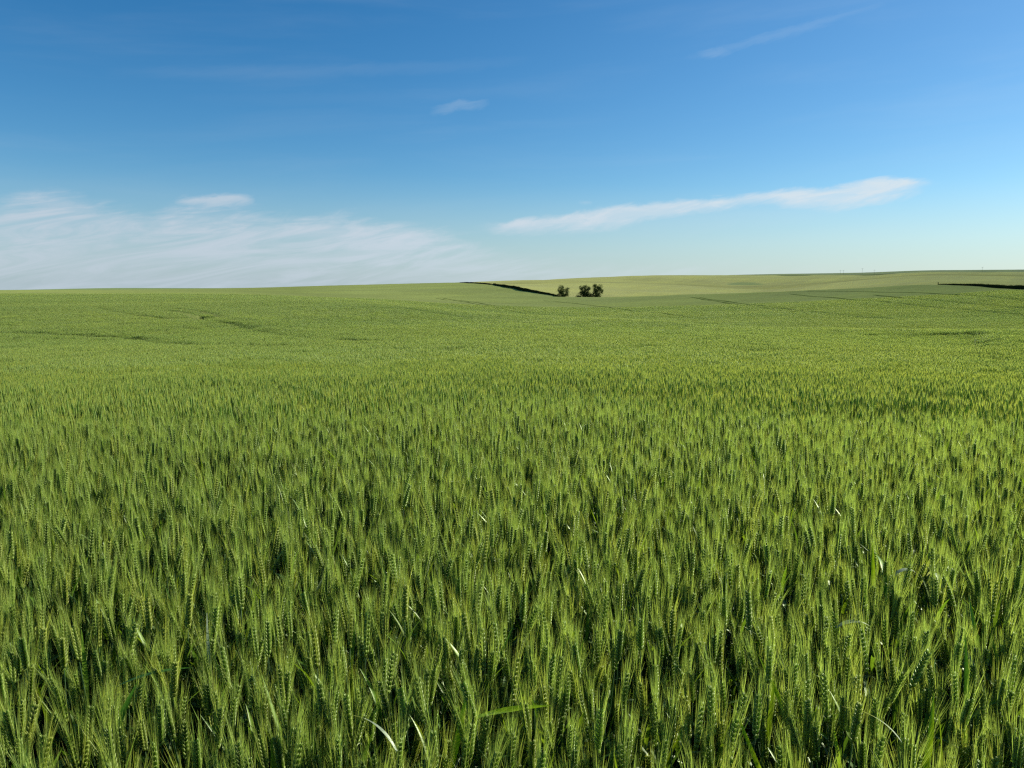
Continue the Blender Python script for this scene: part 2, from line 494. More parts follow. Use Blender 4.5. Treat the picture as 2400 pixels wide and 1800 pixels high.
na, nr = GZ.shape
def polar_mesh(name, zfun, keep, mat, tint=None):
    z = zfun(GZ, XX, YY)
    v = np.stack([XX, YY, z], -1).reshape(-1, 3)
    i = np.arange(na - 1)[:, None]; j = np.arange(nr - 1)[None, :]
    q = np.stack([i * nr + j, i * nr + j + 1, (i + 1) * nr + j + 1, (i + 1) * nr + j], -1)
    cx = (XX[:-1, :-1] + XX[1:, 1:]) / 2; cy = (YY[:-1, :-1] + YY[1:, 1:]) / 2
    k = keep(cx, cy)
    q = q[k]
    used = np.unique(q); remap = np.full(len(v), -1); remap[used] = np.arange(len(used))
    q = remap[q]; v = v[used]
    me = bpy.data.meshes.new(name)
    me.vertices.add(len(v)); me.vertices.foreach_set('co', v.astype(np.float32).ravel())
    me.loops.add(q.size); me.loops.foreach_set('vertex_index', q.astype(np.int32).ravel())
    me.polygons.add(len(q)); me.polygons.foreach_set('loop_start', (np.arange(len(q)) * 4).astype(np.int32))
    me.update(calc_edges=True); me.validate()
    me.polygons.foreach_set('use_smooth', np.ones(len(q), dtype=bool))
    me.materials.append(mat)
    if tint is not None:
        t = tint(XX, YY).reshape(-1, 3)[used]
        at = me.color_attributes.new('tint', 'FLOAT_COLOR', 'POINT')
        at.data.foreach_set('color', np.concatenate([t, np.ones((len(t), 1))], 1).astype(np.float32).ravel())
    o = bpy.data.objects.new(name, me); COL.objects.link(o)
    return o

ground = polar_mesh('ground', lambda z, x, y: z - 0.85, lambda x, y: np.hypot(x, y) < 1e9, M_SOIL)
props(ground, 'brown soil under the rolling wheat fields', kind='structure')

# the pale field begins behind the line: skyline x=1080 -> down the dark bank -> crest A with the bushes -> right bank
BANK_L = [(1078, 662.6), (1100, 663.6), (1150, 667.3), (1163, 669.0), (1187, 673.6), (1220, 681.0), (1260, 687.0), (1290, 692.0), (1302, 694.2), (1330, 696.2)]
def crop_kind(x, y):
    """0 = same wheat as the foreground, 1 = pale field over the boundary"""
    a = np.arctan2(x, y); r = np.hypot(x, y)
    px_ = 1200 + np.tan(a) * FPX * cos(PITCH)
    rb = np.interp(px_, BPX, BRG)
    return r > rb
# boundary range per column; the bank points give the left part
bp_pts = []
for (bx, by) in BANK_L:
    p, r = hit(bx, by, 240.0 if bx > 1250 else 330.0)
    bp_pts.append((bx, r))
BRG_MAP = [(-4000, 9000), (1060, 9000)] + [(b[0], b[1]) for b in bp_pts[:-1]] + [(1335, 352), (1450, 350), (1600, 338), (1800, 318), (2000, 308), (2200, 290), (2280, 262), (2400, 222), (2600, 200), (4000, 190)]
BPX = np.array([b[0] for b in BRG_MAP], float); BRG = np.array([b[1] for b in BRG_MAP], float)

def sheet_z(z, x, y):
    r = np.hypot(x, y)
    ins = in_plants(x, y, radians(1.0))
    base = np.where(ins, 0.42, 0.05)
    edge = np.clip((r - (PLANT_R - 25)) / 25, 0, 1)
    return z - np.where(ins, 0.42 * (1 - edge) + 0.05 * edge, base)

def sheet_tint(x, y):
    n = wavy(x * 0.35, y * 0.35) * 1.2 + wavy(x * 1.7 + 31, y * 1.7) * 0.8
    k = 1 + n * 0.35
    t = np.stack([k, k, k * (1 - n * 0.3)], -1)
    px_ = 1200 + np.tan(np.clip(np.arctan2(x, y), -1.3, 1.3)) * FPX * cos(PITCH)
    r = np.hypot(x, y)
    # a darker block of a different crop beyond the first crest on the left, and along the far ridges
    m = (np.clip((860 - px_) / 160, 0, 1) * ((r > 260) & (r < 1100)))[..., None]
    t = t * (1 - m * (1 - np.array([0.80, 0.82, 0.80])))
    def spot(x0, x1, r0, r1, k):
        nonlocal t
        wv = np.sin(px_ * 0.05) * (r1 - r0) * 0.12
        q = ((px_ - (x0 + x1) / 2) / ((x1 - x0) / 2)) ** 2 + ((r + wv - (r0 + r1) / 2) / ((r1 - r0) / 2)) ** 2
        m_ = np.clip((1.0 - q) / 0.45, 0, 1)
        t = t * (1 - m_[..., None] * (1 - np.array([k * 0.85, k, k * 1.1])))
    ridge_shade = np.clip((r - 640) / 60, 0, 1) * np.clip((980 - r) / 180, 0, 1) * np.clip((px_ - 1100) / 150, 0, 1)  # ridge shading put into the crop tint, darkest just behind crest C
    t = t * (1 - 0.20 * ridge_shade[..., None])
    ridge_shade = np.clip((r - 330) / 30, 0, 1) * np.clip((470 - r) / 90, 0, 1) * np.clip((px_ - 1380) / 150, 0, 1)  # weaker painted ridge shading behind crest A, on the right
    t = t * (1 - 0.12 * ridge_shade[..., None])
    spot(1690, 1785, 880, 930, 0.80)      # a greener wet hollow in the pale field
    spot(1805, 1895, 1060, 1250, 0.42)     # dark fallow strips along the far crests
    spot(1925, 2130, 1060, 1330, 0.42)
    spot(2070, 2400, 1100, 1320, 0.5)
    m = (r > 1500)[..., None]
    t = np.where(m, t * np.array([0.62, 0.72, 0.95]), t)  # farthest ridge tinted bluish: distance haze put into the crop colour
    return t
def wheat_keep(x, y):
    r = np.hypot(x, y)
    return (~(crop_kind(x, y))) & ((r > 55) | ~in_plants(x, y, radians(1.5))) & (r > 14)
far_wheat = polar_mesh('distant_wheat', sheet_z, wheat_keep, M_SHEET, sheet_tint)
props(far_wheat, 'green wheat covering the rolling slopes beyond the foreground', kind='stuff')
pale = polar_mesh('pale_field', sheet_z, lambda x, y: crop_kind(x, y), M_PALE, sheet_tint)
props(pale, 'paler yellow-green crop on the hills behind the bushes', kind='stuff')

# ------------------------------------------------------------------ wheat plant parts
G_EAR = (0.275, 0.370, 0.075); G_AWN = (0.335, 0.420, 0.086); G_STEM = (0.065, 0.135, 0.045); G_LEAF = (0.050, 0.120, 0.018)
def jit(c, rs, a=0.12, warm=0.0):
    k = 1 + rs.uniform(-a, a)
    return (c[0] * k * (1 + warm), c[1] * k * (1 + warm * 0.3), c[2] * k * (1 - warm * 0.4))

def stem_path(h, lean, rs):
    """points of the stalk from the soil to the base of the ear, then the ear's axis"""
    la = rs.uniform(0, 2 * pi)
    dx, dy = cos(la) * lean, sin(la) * lean
    pts = []
    for i in range(7):
        t = i / 6
        pts.append(Vector((dx * t ** 2.0 * 0.6, dy * t ** 2.0 * 0.6, h * t)))
    return pts, dx, dy

def ribbon(mb, pts, widths, side, col, fold=0.25):
    """leaf blade with a centre crease: 3 vertices across"""
    vs, fs, cs = [], [], []
    for i, p in enumerate(pts):
        d = (pts[min(i + 1, len(pts) - 1)] - pts[max(i - 1, 0)]).normalized()
        s = side[i] if isinstance(side, list) else side
        s = (s - d * s.dot(d)).normalized(); n = d.cross(s)
        w = widths[i]
        vs += [p - s * w + n * w * fold, p, p + s * w + n * w * fold]
    for i in range(len(pts) - 1):
        a = i * 3
        fs += [(a, a + 1, a + 4, a + 3), (a + 1, a + 2, a + 5, a + 4)]
    mb.add([tuple(v) for v in vs], fs, col)

def leaf_curve(base, ang, length, rise, droop, n=7, twist=0.0, width=0.007):
    pts, wd, sd_ = [], [], []
    out = Vector((cos(ang), sin(ang), 0)); side0 = Vector((-sin(ang), cos(ang), 0))
    p = base.copy(); pitch = rise
    for i in range(n + 1):
        t = i / n
        pts.append(p.copy())
        wd.append(width * (0.55 + 0.9 * t if t < 0.35 else 0.87) * (1 - max(0, (t - 0.35) / 0.65) ** 1.6) + 0.0003)
        sd_.append((side0 * cos(twist * t) + Vector((0, 0, 1)) * sin(twist * t)))
        p = p + (out * cos(pitch) + Vector((0, 0, 1)) * sin(pitch)) * (length / n)
        pitch -= droop / n
    return pts, wd, sd_

def plant_geo(seed, detail, h=0.76, special=None):
    """returns MBs: stem, ear, awns, leaf"""
    rs = random.Random(seed)
    lean = rs.uniform(0.01, 0.11)
    hh = h * rs.uniform(0.93, 1.04)
    pts, dx, dy = stem_path(hh, lean, rs)
    warm = rs.choice([0, 0, 0.05, 0.12, 0.2, -0.05])
    st, ear, aw, lf = MB(), MB(), MB(), MB()
    cs = jit(G_STEM, rs)
    if detail == 0:
        st.tube(pts, [0.0021] * 4 + [0.0017] * 2 + [0.0013], 5, cs)
    elif detail == 1:
        st.tube(pts[2::2], [0.0022, 0.002, 0.0018], 3, cs, cap=False)
    elif detail == 2:
        st.tube(pts[4::2], [0.003, 0.0025], 3, cs, cap=False)
    top = pts[-1]
    ax = (pts[-1] - pts[-2]).normalized()
    ax = (ax + Vector((dx, dy, 0)) * rs.uniform(0.1, 0.9)).normalized()
    bend = Vector((dx, dy, 0)) * rs.uniform(0.0, 1.6)
    L = rs.uniform(0.070, 0.098)
    s = ax.cross(Vector((cos(rs.uniform(0, 6.28)), sin(rs.uniform(0, 6.28)), 0.05))).normalized(); n = ax.cross(s)
    ce = jit(G_EAR, rs, 0.14, warm); ca = jit(G_AWN, rs, 0.12, warm)
    if detail:            # fewer, wider awns stand for many thin ones: lighter and more even
        g, gb = (1.0, 1.03, 1.06, 0.97)[detail], (1.0, 1.15, 1.35, 1.4)[detail]
        if detail > 1: ce = jit(G_EAR, rs, 0.07, warm * 0.4); ca = jit(G_AWN, rs, 0.06, warm * 0.4)
        ca = (ca[0] * g * 1.02, ca[1] * g, ca[2] * gb); ce = (ce[0] * g * 0.96, ce[1] * g, ce[2] * gb)
    def axis(t): return top + ax * (L * t) + bend * (L * t * t * 0.5)
    def awn(p, d, ln, w, segs, col):
        d = d.normalized(); side = d.cross(Vector((rs.uniform(-1, 1), rs.uniform(-1, 1), 0.1))).normalized()
        curve = side.cross(d) * rs.uniform(-0.06, 0.10) * ln
        vs = []
        for i in range(segs):
            t = i / segs
            q = p + d * (ln * t) + curve * t * t
            vs += [tuple(q - side * w * (1 - 0.75 * t)), tuple(q + side * w * (1 - 0.75 * t))]
        vs.append(tuple(p + d * ln + curve))
        fs = [(2 * i, 2 * i + 1, 2 * i + 3, 2 * i + 2) for i in range(segs - 1)] + [(2 * segs - 2, 2 * segs - 1, 2 * segs)]
        tipc = (col[0] * 1.25, col[1] * 1.12, col[2] * 0.9)
        cl = [col] * (2 * segs) + [tipc]
        aw.add(vs, fs, cl)
    if detail == 0:
        N = 19
        for k in range(N):
            t = (k + 0.4) / N
            sgn = 1 if k % 2 else -1
            size = 0.0148 * (1.0 - 0.35 * t) * (0.75 + 0.5 * min(1, t * 5))
            c = axis(t)
            up = (axis(min(1, t + .1)) - axis(max(0, t - .1))).normalized()
            # three florets fan across each spikelet: two show outward, one fills the face
            for fl, (so, no, sc) in enumerate(((0.85, 0.42, 1.0), (0.85, -0.42, 1.0), (0.40, 0.0, 0.9))):
                d = (up * 1.0 + s * sgn * so * 0.48 + n * no * 0.42).normalized()
                b = c + s * sgn * 0.0016 * so + n * no * 0.0028
                ln, w = size * sc, 0.0026 * sc * (1 - 0.2 * t)
                sa = d.cross(n).normalized(); sb = d.cross(sa)
                mid, low = b + d * ln * 0.45, b + d * ln * 0.12
                vs = [b] + [low + (sa * cos(q) * 0.7 + sb * sin(q) * 0.7) * w for q in (0, 1.57, 3.14, 4.71)] \
                    + [mid + (sa * cos(q) + sb * sin(q)) * w for q in (0, 1.57, 3.14, 4.71)] + [b + d * ln]
                fs = [(0, 1 + i, 1 + (i + 1) % 4) for i in range(4)]
                fs += [(1 + i, 5 + i, 5 + (i + 1) % 4, 1 + (i + 1) % 4) for i in range(4)]
                fs += [(5 + i, 9, 5 + (i + 1) % 4) for i in range(4)]
                kk = 1 + rs.uniform(-0.15, 0.15)
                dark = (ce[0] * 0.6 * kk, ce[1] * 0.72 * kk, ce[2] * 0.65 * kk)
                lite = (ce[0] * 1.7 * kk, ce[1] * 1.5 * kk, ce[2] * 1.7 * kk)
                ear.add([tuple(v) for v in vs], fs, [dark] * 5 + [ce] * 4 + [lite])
                tip = b + d * ln * 0.97
                if fl < 2 or rs.random() < 0.5:
                    spread = rs.uniform(0.02, 0.14)
                    ad = up + s * sgn * spread + n * (no * rs.uniform(0.04, 0.28)) + Vector((rs.uniform(-.05, .05), rs.uniform(-.05, .05), 0))
                    awn(tip, ad, rs.uniform(0.040, 0.068) * (0.75 + 0.35 * min(1, t * 3)), 0.00042, 3, jit(ca, rs, 0.15))
        # a few shed anthers hanging on the ear
        for k in range(rs.choice([0, 2, 4, 6])):
            c = axis(rs.uniform(0.02, 0.8)); a = rs.uniform(0, 2 * pi)
            o = s * cos(a) * 0.005 + n * sin(a) * 0.005
            ear.tube([c + o, c + o * 1.5 + Vector((0, 0, -0.004))], [0.0006, 0.0006], 3, (0.42, 0.42, 0.09))
    else:
        rings, sides = ((7, 5), (4, 3), (3, 3))[detail - 1]
        wid = (0.0056, 0.0064, 0.0090)[detail - 1]
        P, Rr = [], []
        for i in range(rings + 1):
            t = i / rings
            P.append(axis(t)); Rr.append(wid * (0.35 + 0.75 * sin(pi * min(1, t * 0.85 + 0.12))) * (1 + (0.16 if i % 2 else -0.12) * (detail == 1)))
        Rr[-1] *= 0.5
        ear.tube(P, Rr, sides, ce)
        na_, w_, sg = ((20, 0.0009, 1), (8, 0.0018, 1), (5, 0.0034, 1))[detail - 1]
        for k in range(na_):
            t = rs.uniform(0.05, 1.0); a = rs.uniform(0, 2 * pi)
            d = ax + (s * cos(a) + n * sin(a) * 0.7) * rs.uniform(0.02, 0.13)
            awn(axis(t), d, rs.uniform(0.045, 0.072), w_, sg, jit(ca, rs, 0.12))
    # leaves
    def add_leaf(zf, ln, rise, droop, w, nseg, tw=0.0, col=None, ang=None):
        i = min(6, max(0, zf)) * 1.0
        b = pts[int(i)].lerp(pts[min(6, int(i) + 1)], i - int(i))
        P_, W_, S_ = leaf_curve(b, rs.uniform(0, 2 * pi) if ang is None else ang, ln, rise, droop, nseg, tw, w)
        ribbon(lf, P_, W_, S_, col or jit(G_LEAF, rs, 0.25, rs.uniform(-0.1, 0.35)))
    if detail == 0:
        if rs.random() < 0.45:      # upright flag leaf that reaches the ears
            add_leaf(rs.uniform(4.7, 5.5), rs.uniform(0.13, 0.20), rs.uniform(1.15, 1.45), rs.uniform(0.0, 0.9), rs.uniform(0.0045, 0.0070), 8, rs.uniform(-1.5, 1.5), jit((0.105, 0.215, 0.025), rs, 0.3, rs.uniform(-0.1, 0.5)))
        else:
            add_leaf(rs.uniform(4.3, 5.1), rs.uniform(0.14, 0.22), rs.uniform(0.8, 1.25), rs.uniform(0.2, 2.4), rs.uniform(0.0050, 0.0075), 8, rs.uniform(-1.2, 1.2))
        add_leaf(rs.uniform(3.0, 3.9), rs.uniform(0.18, 0.26), rs.uniform(0.6, 1.2), rs.uniform(0.8, 2.6), rs.uniform(0.0050, 0.0075), 8, rs.uniform(-1.2, 1.2))
        if rs.random() < 0.6:
            add_leaf(rs.uniform(1.5, 2.5), rs.uniform(0.18, 0.26), rs.uniform(0.4, 1.1), rs.uniform(1.0, 2.6), 0.006, 6, 0, (0.10, 0.12, 0.03))
    elif detail == 1:
        add_leaf(rs.uniform(4.0, 5.1), 0.18, rs.uniform(0.8, 1.25), rs.uniform(0.3, 2.4), 0.0065, 4)
        if rs.random() < 0.5: add_leaf(rs.uniform(3.0, 3.9), 0.2, rs.uniform(0.7, 1.2), rs.uniform(0.8, 2.4), 0.006, 3)
    elif detail == 2:
        if rs.random() < 0.45: add_leaf(rs.uniform(4.2, 5.2), 0.18, rs.uniform(0.8, 1.2), rs.uniform(0.3, 2.0), 0.008, 3)
    return st, ear, aw, lf, (dx, dy)

# ------------------------------------------------------------------ plant positions
CELL = 1.0
ang_ok = lambda x, y: in_plants(x, y)
gx, gy = np.meshgrid(np.arange(-180, 180) * 1.0, np.arange(-3, 255) * 1.0, indexing='ij')
gx, gy = gx.ravel(), gy.ravel()
cxs, cys = gx + 0.5, gy + 0.5
rr_ = np.hypot(cxs, cys)
okc = in_plants(cxs, cys) & (rr_ < PLANT_R) & (cys > -1.5)
cxs, cys, rr_ = cxs[okc], cys[okc], rr_[okc]
near_cell = rr_ < 6.6
rj = rr_ * (1 + 0.16 * rng.standard_normal(len(rr_)).clip(-1.6, 1.6))     # the coarser clumps take over gradually
mid1 = (~near_cell) & (rj < 22)
mid2 = (~near_cell) & (rj >= 22) & (rj < 66)
mid3 = (~near_cell) & (rj >= 66)
# beyond 120 m the clumps are 2 m wide
coarse = mid3 & (rr_ > 400)
ev = (np.floor(cxs).astype(int) % 2 == 0) & (np.floor(cys).astype(int) % 2 == 0)
mid3a = mid3 & ~coarse
mid3b_x = cxs[coarse & ev] + 0.5; mid3b_y = cys[coarse & ev] + 0.5

# wheel tracks pressed into the crop (picture positions traced to the ground), inside the modelled stems
TRACKS_NEAR = [
 [(390, 722), (430, 724), (470, 729), (500, 736), (516, 744)],
 [(400, 728), (425, 731), (445, 737), (458, 742), (474, 748)],
 [(520, 752), (560, 766), (620, 776), (720, 790), (860, 798)],
 [(0, 778), (120, 783), (300, 790), (420, 806), (520, 808), (700, 812)],
 [(230, 720), (330, 740), (420, 748)],
 [(2020, 771), (2120, 773), (2250, 770)],
 [(2060, 786), (2200, 784), (2400, 780)],
 [(1750, 824), (1840, 822)],
 [(1620, 697), (1710, 711), (1826, 727), (1953, 739), (2064, 748)],
 [(1640, 697), (1730, 710), (1840, 724), (1965, 736), (2090, 747)],
 [(1022, 699), (1100, 709), (1170, 723), (1235, 736)],
 [(1040, 699), (1118, 709), (1188, 722), (1250, 734)],
 [(1275, 705), (1390, 716), (1506, 732), (1651, 748)],
 [(1893, 682), (2048, 684), (2238, 690), (2400, 705)],
 [(1852, 689), (1985, 701), (2175, 719), (2400, 739)],
 [(2048, 691), (2238, 708), (2400, 723)],
 [(830, 720), (960, 724), (1100, 745)],
]
track_segs = []; strong_segs = []; TRACK_PATHS = []
for tr in TRACKS_NEAR:
    P_ = [hit(x, y, 30.0)[0] for x, y in tr]
    TRACK_PATHS.append(P_)
    for a, b in zip(P_[:-1], P_[1:]): (strong_segs if tr[0][0] in (390, 400) else track_segs).append((a.x, a.y, b.x, b.y))
def track_dist(x, y, segs=track_segs):
    best = np.full(np.shape(x), 1e9)
    for ax_, ay_, bx_, by_ in segs:
        ux, uy = bx_ - ax_, by_ - ay_
        t = np.clip(((x - ax_) * ux + (y - ay_) * uy) / (ux * ux + uy * uy + 1e-9), 0, 1)
        best = np.minimum(best, np.hypot(x - ax_ - t * ux, y - ay_ - t * uy))
    return best

def slopes(x, y):
    e = 0.7
    return (zc(x + e, y) - zc(x - e, y)) / (2 * e), (zc(x, y + e) - zc(x, y - e)) / (2 * e)

DENS0 = 620
N0 = 22
px0, py0 = [], []
for cx_, cy_ in zip(cxs[near_cell], cys[near_cell]):
    k = rng.poisson(DENS0)
    px0.append(cx_ - 0.5 + rng.random(k)); py0.append(cy_ - 0.5 + rng.random(k))
px0 = np.concatenate(px0); py0 = np.concatenate(py0)
# natural thin spots
thin = 0.5 + 0.5 * np.sin(px0 * 7.1 + np.sin(py0 * 3.3) * 2) * np.sin(py0 * 6.3 + np.sin(px0 * 4.1) * 2)
keep0 = rng.random(len(px0)) < (0.58 + 0.42 * thin)
px0, py0 = px0[keep0], py0[keep0]
# keep the lens clear
k = np.hypot(px0, py0) > 0.45
px0, py0 = px0[k], py0[k]
pz0 = zc(px0, py0) - 0.85
var0 = rng.integers(0, N0, len(px0))
rot0 = np.stack([rng.normal(0, 0.055, len(px0)), rng.normal(0.0, 0.055, len(px0)), rng.uniform(0, 2 * pi, len(px0))], -1)
sc0 = rng.normal(1.0, 0.055, len(px0)).clip(0.8, 1.12)

# rank by size in the picture: nearest plants whose ears fall inside the frame
def project(x, y, z):
    dy, dz = y * cos(PITCH) - (z - EYE) * sin(PITCH), y * sin(PITCH) + (z - EYE) * cos(PITCH)
    return 1200 + FPX * x / np.maximum(dy, 1e-3), 900 - FPX * dz / np.maximum(dy, 1e-3), dy
ux, uy, ud = project(px0, py0, pz0 + 0.82)
vis = (ux > -10) & (ux < 2410) & (uy < 1795) & (ud > 0.3)
order = np.argsort(np.where(vis, ud, 1e9))
indiv = order[:300]
rest = np.ones(len(px0), bool); rest[indiv] = False

# ------------------------------------------------------------------ the wheat mass: one object, geometry nodes
def build_mass():
    V, F, Cc, VID, MI = [], [], [], [], []
    nv = 0
    vid = 0
    pools = {}
    def push(mbs, mats, k):
        nonlocal nv
        for mb, mi in zip(mbs, mats):
            if not mb.v: continue
            V.append(np.array(mb.v, dtype=np.float32)); Cc.append(np.array(mb.c, dtype=np.float32))
            for f in mb.f: F.append(tuple(i + nv for i in f)); MI.append(mi)
            VID.append(np.full(len(mb.v), k)); nv += len(mb.v)
    # single plants
    ids = []
    for i in range(N0):
        st, ear, aw, lf, _ = plant_geo(100 + i, 0)
        push((st, ear, aw, lf), (0, 0, 0, 1), vid); ids.append(vid); vid += 1
    pools['single'] = ids
    def patch(size, dens, detail, seeds, n_var, fm):
        nonlocal vid
        ids = []
        rs = random.Random(seeds)
        for q in range(n_var):
            lib = [plant_geo(seeds * 50 + q * 20 + i, detail) for i in range(18)]
            big = MB(); bl = MB()
            for k in range(int(dens * size * size)):
                st, ear, aw, lf, _ = lib[rs.randrange(len(lib))]
                x, y = rs.uniform(-size / 2, size / 2), rs.uniform(-size / 2, size / 2)
                a = rs.uniform(0, 2 * pi); sc = max(0.82, min(1.13, rs.gauss(1.0, 0.06)))
                mt = Matrix.Translation((x, y, 0)) @ Matrix.Rotation(rs.gauss(0, 0.05), 4, 'X') @ Matrix.Rotation(rs.gauss(0, 0.05), 4, 'Y') @ Matrix.Rotation(a, 4, 'Z') @ Matrix.Scale(sc, 4)
                m3 = np.array(mt)
                tk = 1 + rs.uniform(-0.14, 0.14)
                for src, dst in ((st, big), (ear, big), (aw, big), (lf, bl)):
                    if not src.v: continue
                    arr = np.array([tuple(v) for v in src.v]) @ m3[:3, :3].T + m3[:3, 3]
                    n = len(dst.v)
                    dst.v.extend(map(tuple, arr)); dst.f.extend([tuple(i + n for i in f) for f in src.f])
                    dst.c.extend([(c[0] * tk, c[1] * tk, c[2] * tk) for c in src.c])
            push((big, bl), fm, vid)
            ids.append(vid); vid += 1
        return ids
    pools['m1'] = patch(1.06, 600, 1, 3, 4, (0, 1))
    pools['m2'] = patch(1.08, 500, 2, 4, 4, (2, 1))
    pools['m3'] = patch(1.08, 210, 3, 5, 5, (2, 1))
    pools['m4'] = patch(2.10, 120, 3, 6, 4, (2, 1))
    # points
    PX, PY, PZ, RO, SC, PID = [], [], [], [], [], []
    PX.append(px0[rest]); PY.append(py0[rest]); PZ.append(pz0[rest]); RO.append(rot0[rest]); s_ = sc0[rest]
    SC.append(np.stack([s_, s_, s_], -1)); PID.append(np.array(pools['single'])[var0[rest]])
    for key, x, y, tr in (('m1', cxs[mid1], cys[mid1], False), ('m2', cxs[mid2], cys[mid2], True), ('m3', cxs[mid3a], cys[mid3a], True), ('m4', mid3b_x, mid3b_y, False)):
        if key in ('m3', 'm4'):
            far = crop_kind(x, y); x, y = x[~far], y[~far]
        n = len(x)
        z = zc(x, y) - 0.85
        psi = rng.integers(0, 4, n) * pi / 2
        sx, sy = slopes(x, y)
        # local tilt so the clump follows the slope whatever its quarter turn
        nxl = -(sx * np.cos(psi) + sy * np.sin(psi)); nyl = -(-sx * np.sin(psi) + sy * np.cos(psi))
        RO.append(np.stack([-np.arctan(nyl), np.arctan(nxl), psi], -1))
        hz = rng.normal(1.0, 0.025, n)
        if tr or key == 'm4':
            td = track_dist(x, y)
            hz = np.where(td < 0.55, 0.80, np.where(td < 1.0, 0.93, hz))
            ts = track_dist(x, y, strong_segs)
            hz = np.where(ts < 0.8, 0.52, hz)
        SC.append(np.stack([np.ones(n), np.ones(n), hz], -1))
        PX.append(x); PY.append(y); PZ.append(z)
        PID.append(np.array(pools[key])[rng.integers(0, len(pools[key]), n)])
    PX, PY, PZ = map(np.concatenate, (PX, PY, PZ)); RO = np.concatenate(RO); SC = np.concatenate(SC); PID = np.concatenate(PID)
    NP = len(PX)
    print('instances', NP, 'variant verts', nv, 'faces', len(F))
    Vall = np.concatenate(V + [np.stack([PX, PY, PZ], -1).astype(np.float32)])
    me = bpy.data.meshes.new('wheat_crop')
    me.vertices.add(len(Vall)); me.vertices.foreach_set('co', Vall.ravel())
    lens = np.array([len(f) for f in F]); li = np.concatenate([np.array(f) for f in F])
    me.loops.add(len(li)); me.loops.foreach_set('vertex_index', li.astype(np.int32))
    me.polygons.add(len(F)); me.polygons.foreach_set('loop_start', np.concatenate([[0], np.cumsum(lens)[:-1]]).astype(np.int32))
    me.polygons.foreach_set('material_index', np.array(MI, dtype=np.int32))
    me.update(calc_edges=True)
    me.polygons.foreach_set('use_smooth', np.ones(len(F), dtype=bool))
    for m in (M_WHEAT, M_LEAF, M_WHEAT_FAR): me.materials.append(m)
    at = me.color_attributes.new('tint', 'FLOAT_COLOR', 'POINT')
    ca = np.ones((len(Vall), 4), np.float32); ca[:nv, :3] = np.concatenate(Cc)
    at.data.foreach_set('color', ca.ravel())
    def attr(name, typ, arr, key='value'):
        a = me.attributes.new(name, typ, 'POINT'); a.data.foreach_set(key, arr.ravel())
    attr('vid', 'INT', np.concatenate(VID + [np.full(NP, -1)]).astype(np.int32))
    attr('pid', 'INT', np.concatenate([np.full(nv, -1), PID]).astype(np.int32))
    attr('prot', 'FLOAT_VECTOR', np.concatenate([np.zeros((nv, 3)), RO]).astype(np.float32), 'vector')
    attr('psc', 'FLOAT_VECTOR', np.concatenate([np.ones((nv, 3)), SC]).astype(np.float32), 'vector')
    o = bpy.data.objects.new('wheat_crop', me); COL.objects.link(o)
    ng = bpy.data.node_groups.new('scatter_wheat', 'GeometryNodeTree')
    ng.interface.new_socket('Geometry', in_out='INPUT', socket_type='NodeSocketGeometry')
    ng.interface.new_socket('Geometry', in_out='OUTPUT', socket_type='NodeSocketGeometry')
    N, Lk = ng.nodes, ng.links
    gi, go = N.new('NodeGroupInput'), N.new('NodeGroupOutput')
    def named(nm, t):
        n = N.new('GeometryNodeInputNamedAttribute'); n.data_type = t; n.inputs['Name'].default_value = nm
        return n.outputs['Attribute']
    def eq(sock, k):
        c = N.new('FunctionNodeCompare'); c.data_type = 'INT'; c.operation = 'EQUAL'
        Lk.new(sock, c.inputs['A'] if c.inputs['A'].type == 'INT' else c.inputs[2])
        [i for i in c.inputs if i.name == 'B' and i.type == 'INT'][0].default_value = k
        return c.outputs[0]
    vid_s, pid_s, ro_s, sc_s = named('vid', 'INT'), named('pid', 'INT'), named('prot', 'FLOAT_VECTOR'), named('psc', 'FLOAT_VECTOR')
    e2r = N.new('FunctionNodeEulerToRotation'); Lk.new(ro_s, e2r.inputs[0])
    def sep(k):
        s = N.new('GeometryNodeSeparateGeometry'); s.domain = 'POINT'
        Lk.new(gi.outputs[0], s.inputs['Geometry']); Lk.new(eq(vid_s, k), s.inputs['Selection'])
        return s.outputs[0]
    pts = sep(-1)
    jn = N.new('GeometryNodeJoinGeometry')
    for k in range(vid):
        ins = N.new('GeometryNodeInstanceOnPoints')
        Lk.new(pts, ins.inputs['Points']); Lk.new(eq(pid_s, k), ins.inputs['Selection'])
        Lk.new(sep(k), ins.inputs['Instance']); Lk.new(e2r.outputs[0], ins.inputs['Rotation']); Lk.new(sc_s, ins.inputs['Scale'])
        Lk.new(ins.outputs[0], jn.inputs[0])
    Lk.new(jn.outputs[0], go.inputs[0])
    md = o.modifiers.new('scatter', 'NODES'); md.node_group = ng
    props(o, 'dense green bearded wheat filling the field behind the front rows', kind='stuff')
    return o
build_mass()

# ------------------------------------------------------------------ the front rows: plants of their own
GROUP = 'bearded wheat plants standing in the front rows'
protos = []
for i in range(N0):
    st, ear, aw, lf, d = plant_geo(100 + i, 0)
    protos.append((st.mesh('stem', M_WHEAT), ear.mesh('ear', M_WHEAT), aw.mesh('awns', M_WHEAT), lf.mesh('leaves', M_LEAF)))
def plant_object(loc, rot, sc, meshes, label, group=GROUP):
    r = bpy.data.objects.new('wheat_plant', None)
    r.empty_display_size = 0.05
    r.location = loc; r.rotation_euler = rot; r.scale = (sc, sc, sc)
    COL.objects.link(r)
    props(r, label, 'wheat plant', group)
    st = bpy.data.objects.new('stem', meshes[0]); COL.objects.link(st); st.parent = r
    er = bpy.data.objects.new('ear', meshes[1]); COL.objects.link(er); er.parent = r
    aw = bpy.data.objects.new('awns', meshes[2]); COL.objects.link(aw); aw.parent = er
    lf = bpy.data.objects.new('leaves', meshes[3]); COL.objects.link(lf); lf.parent = r
    return r
HUE = {}
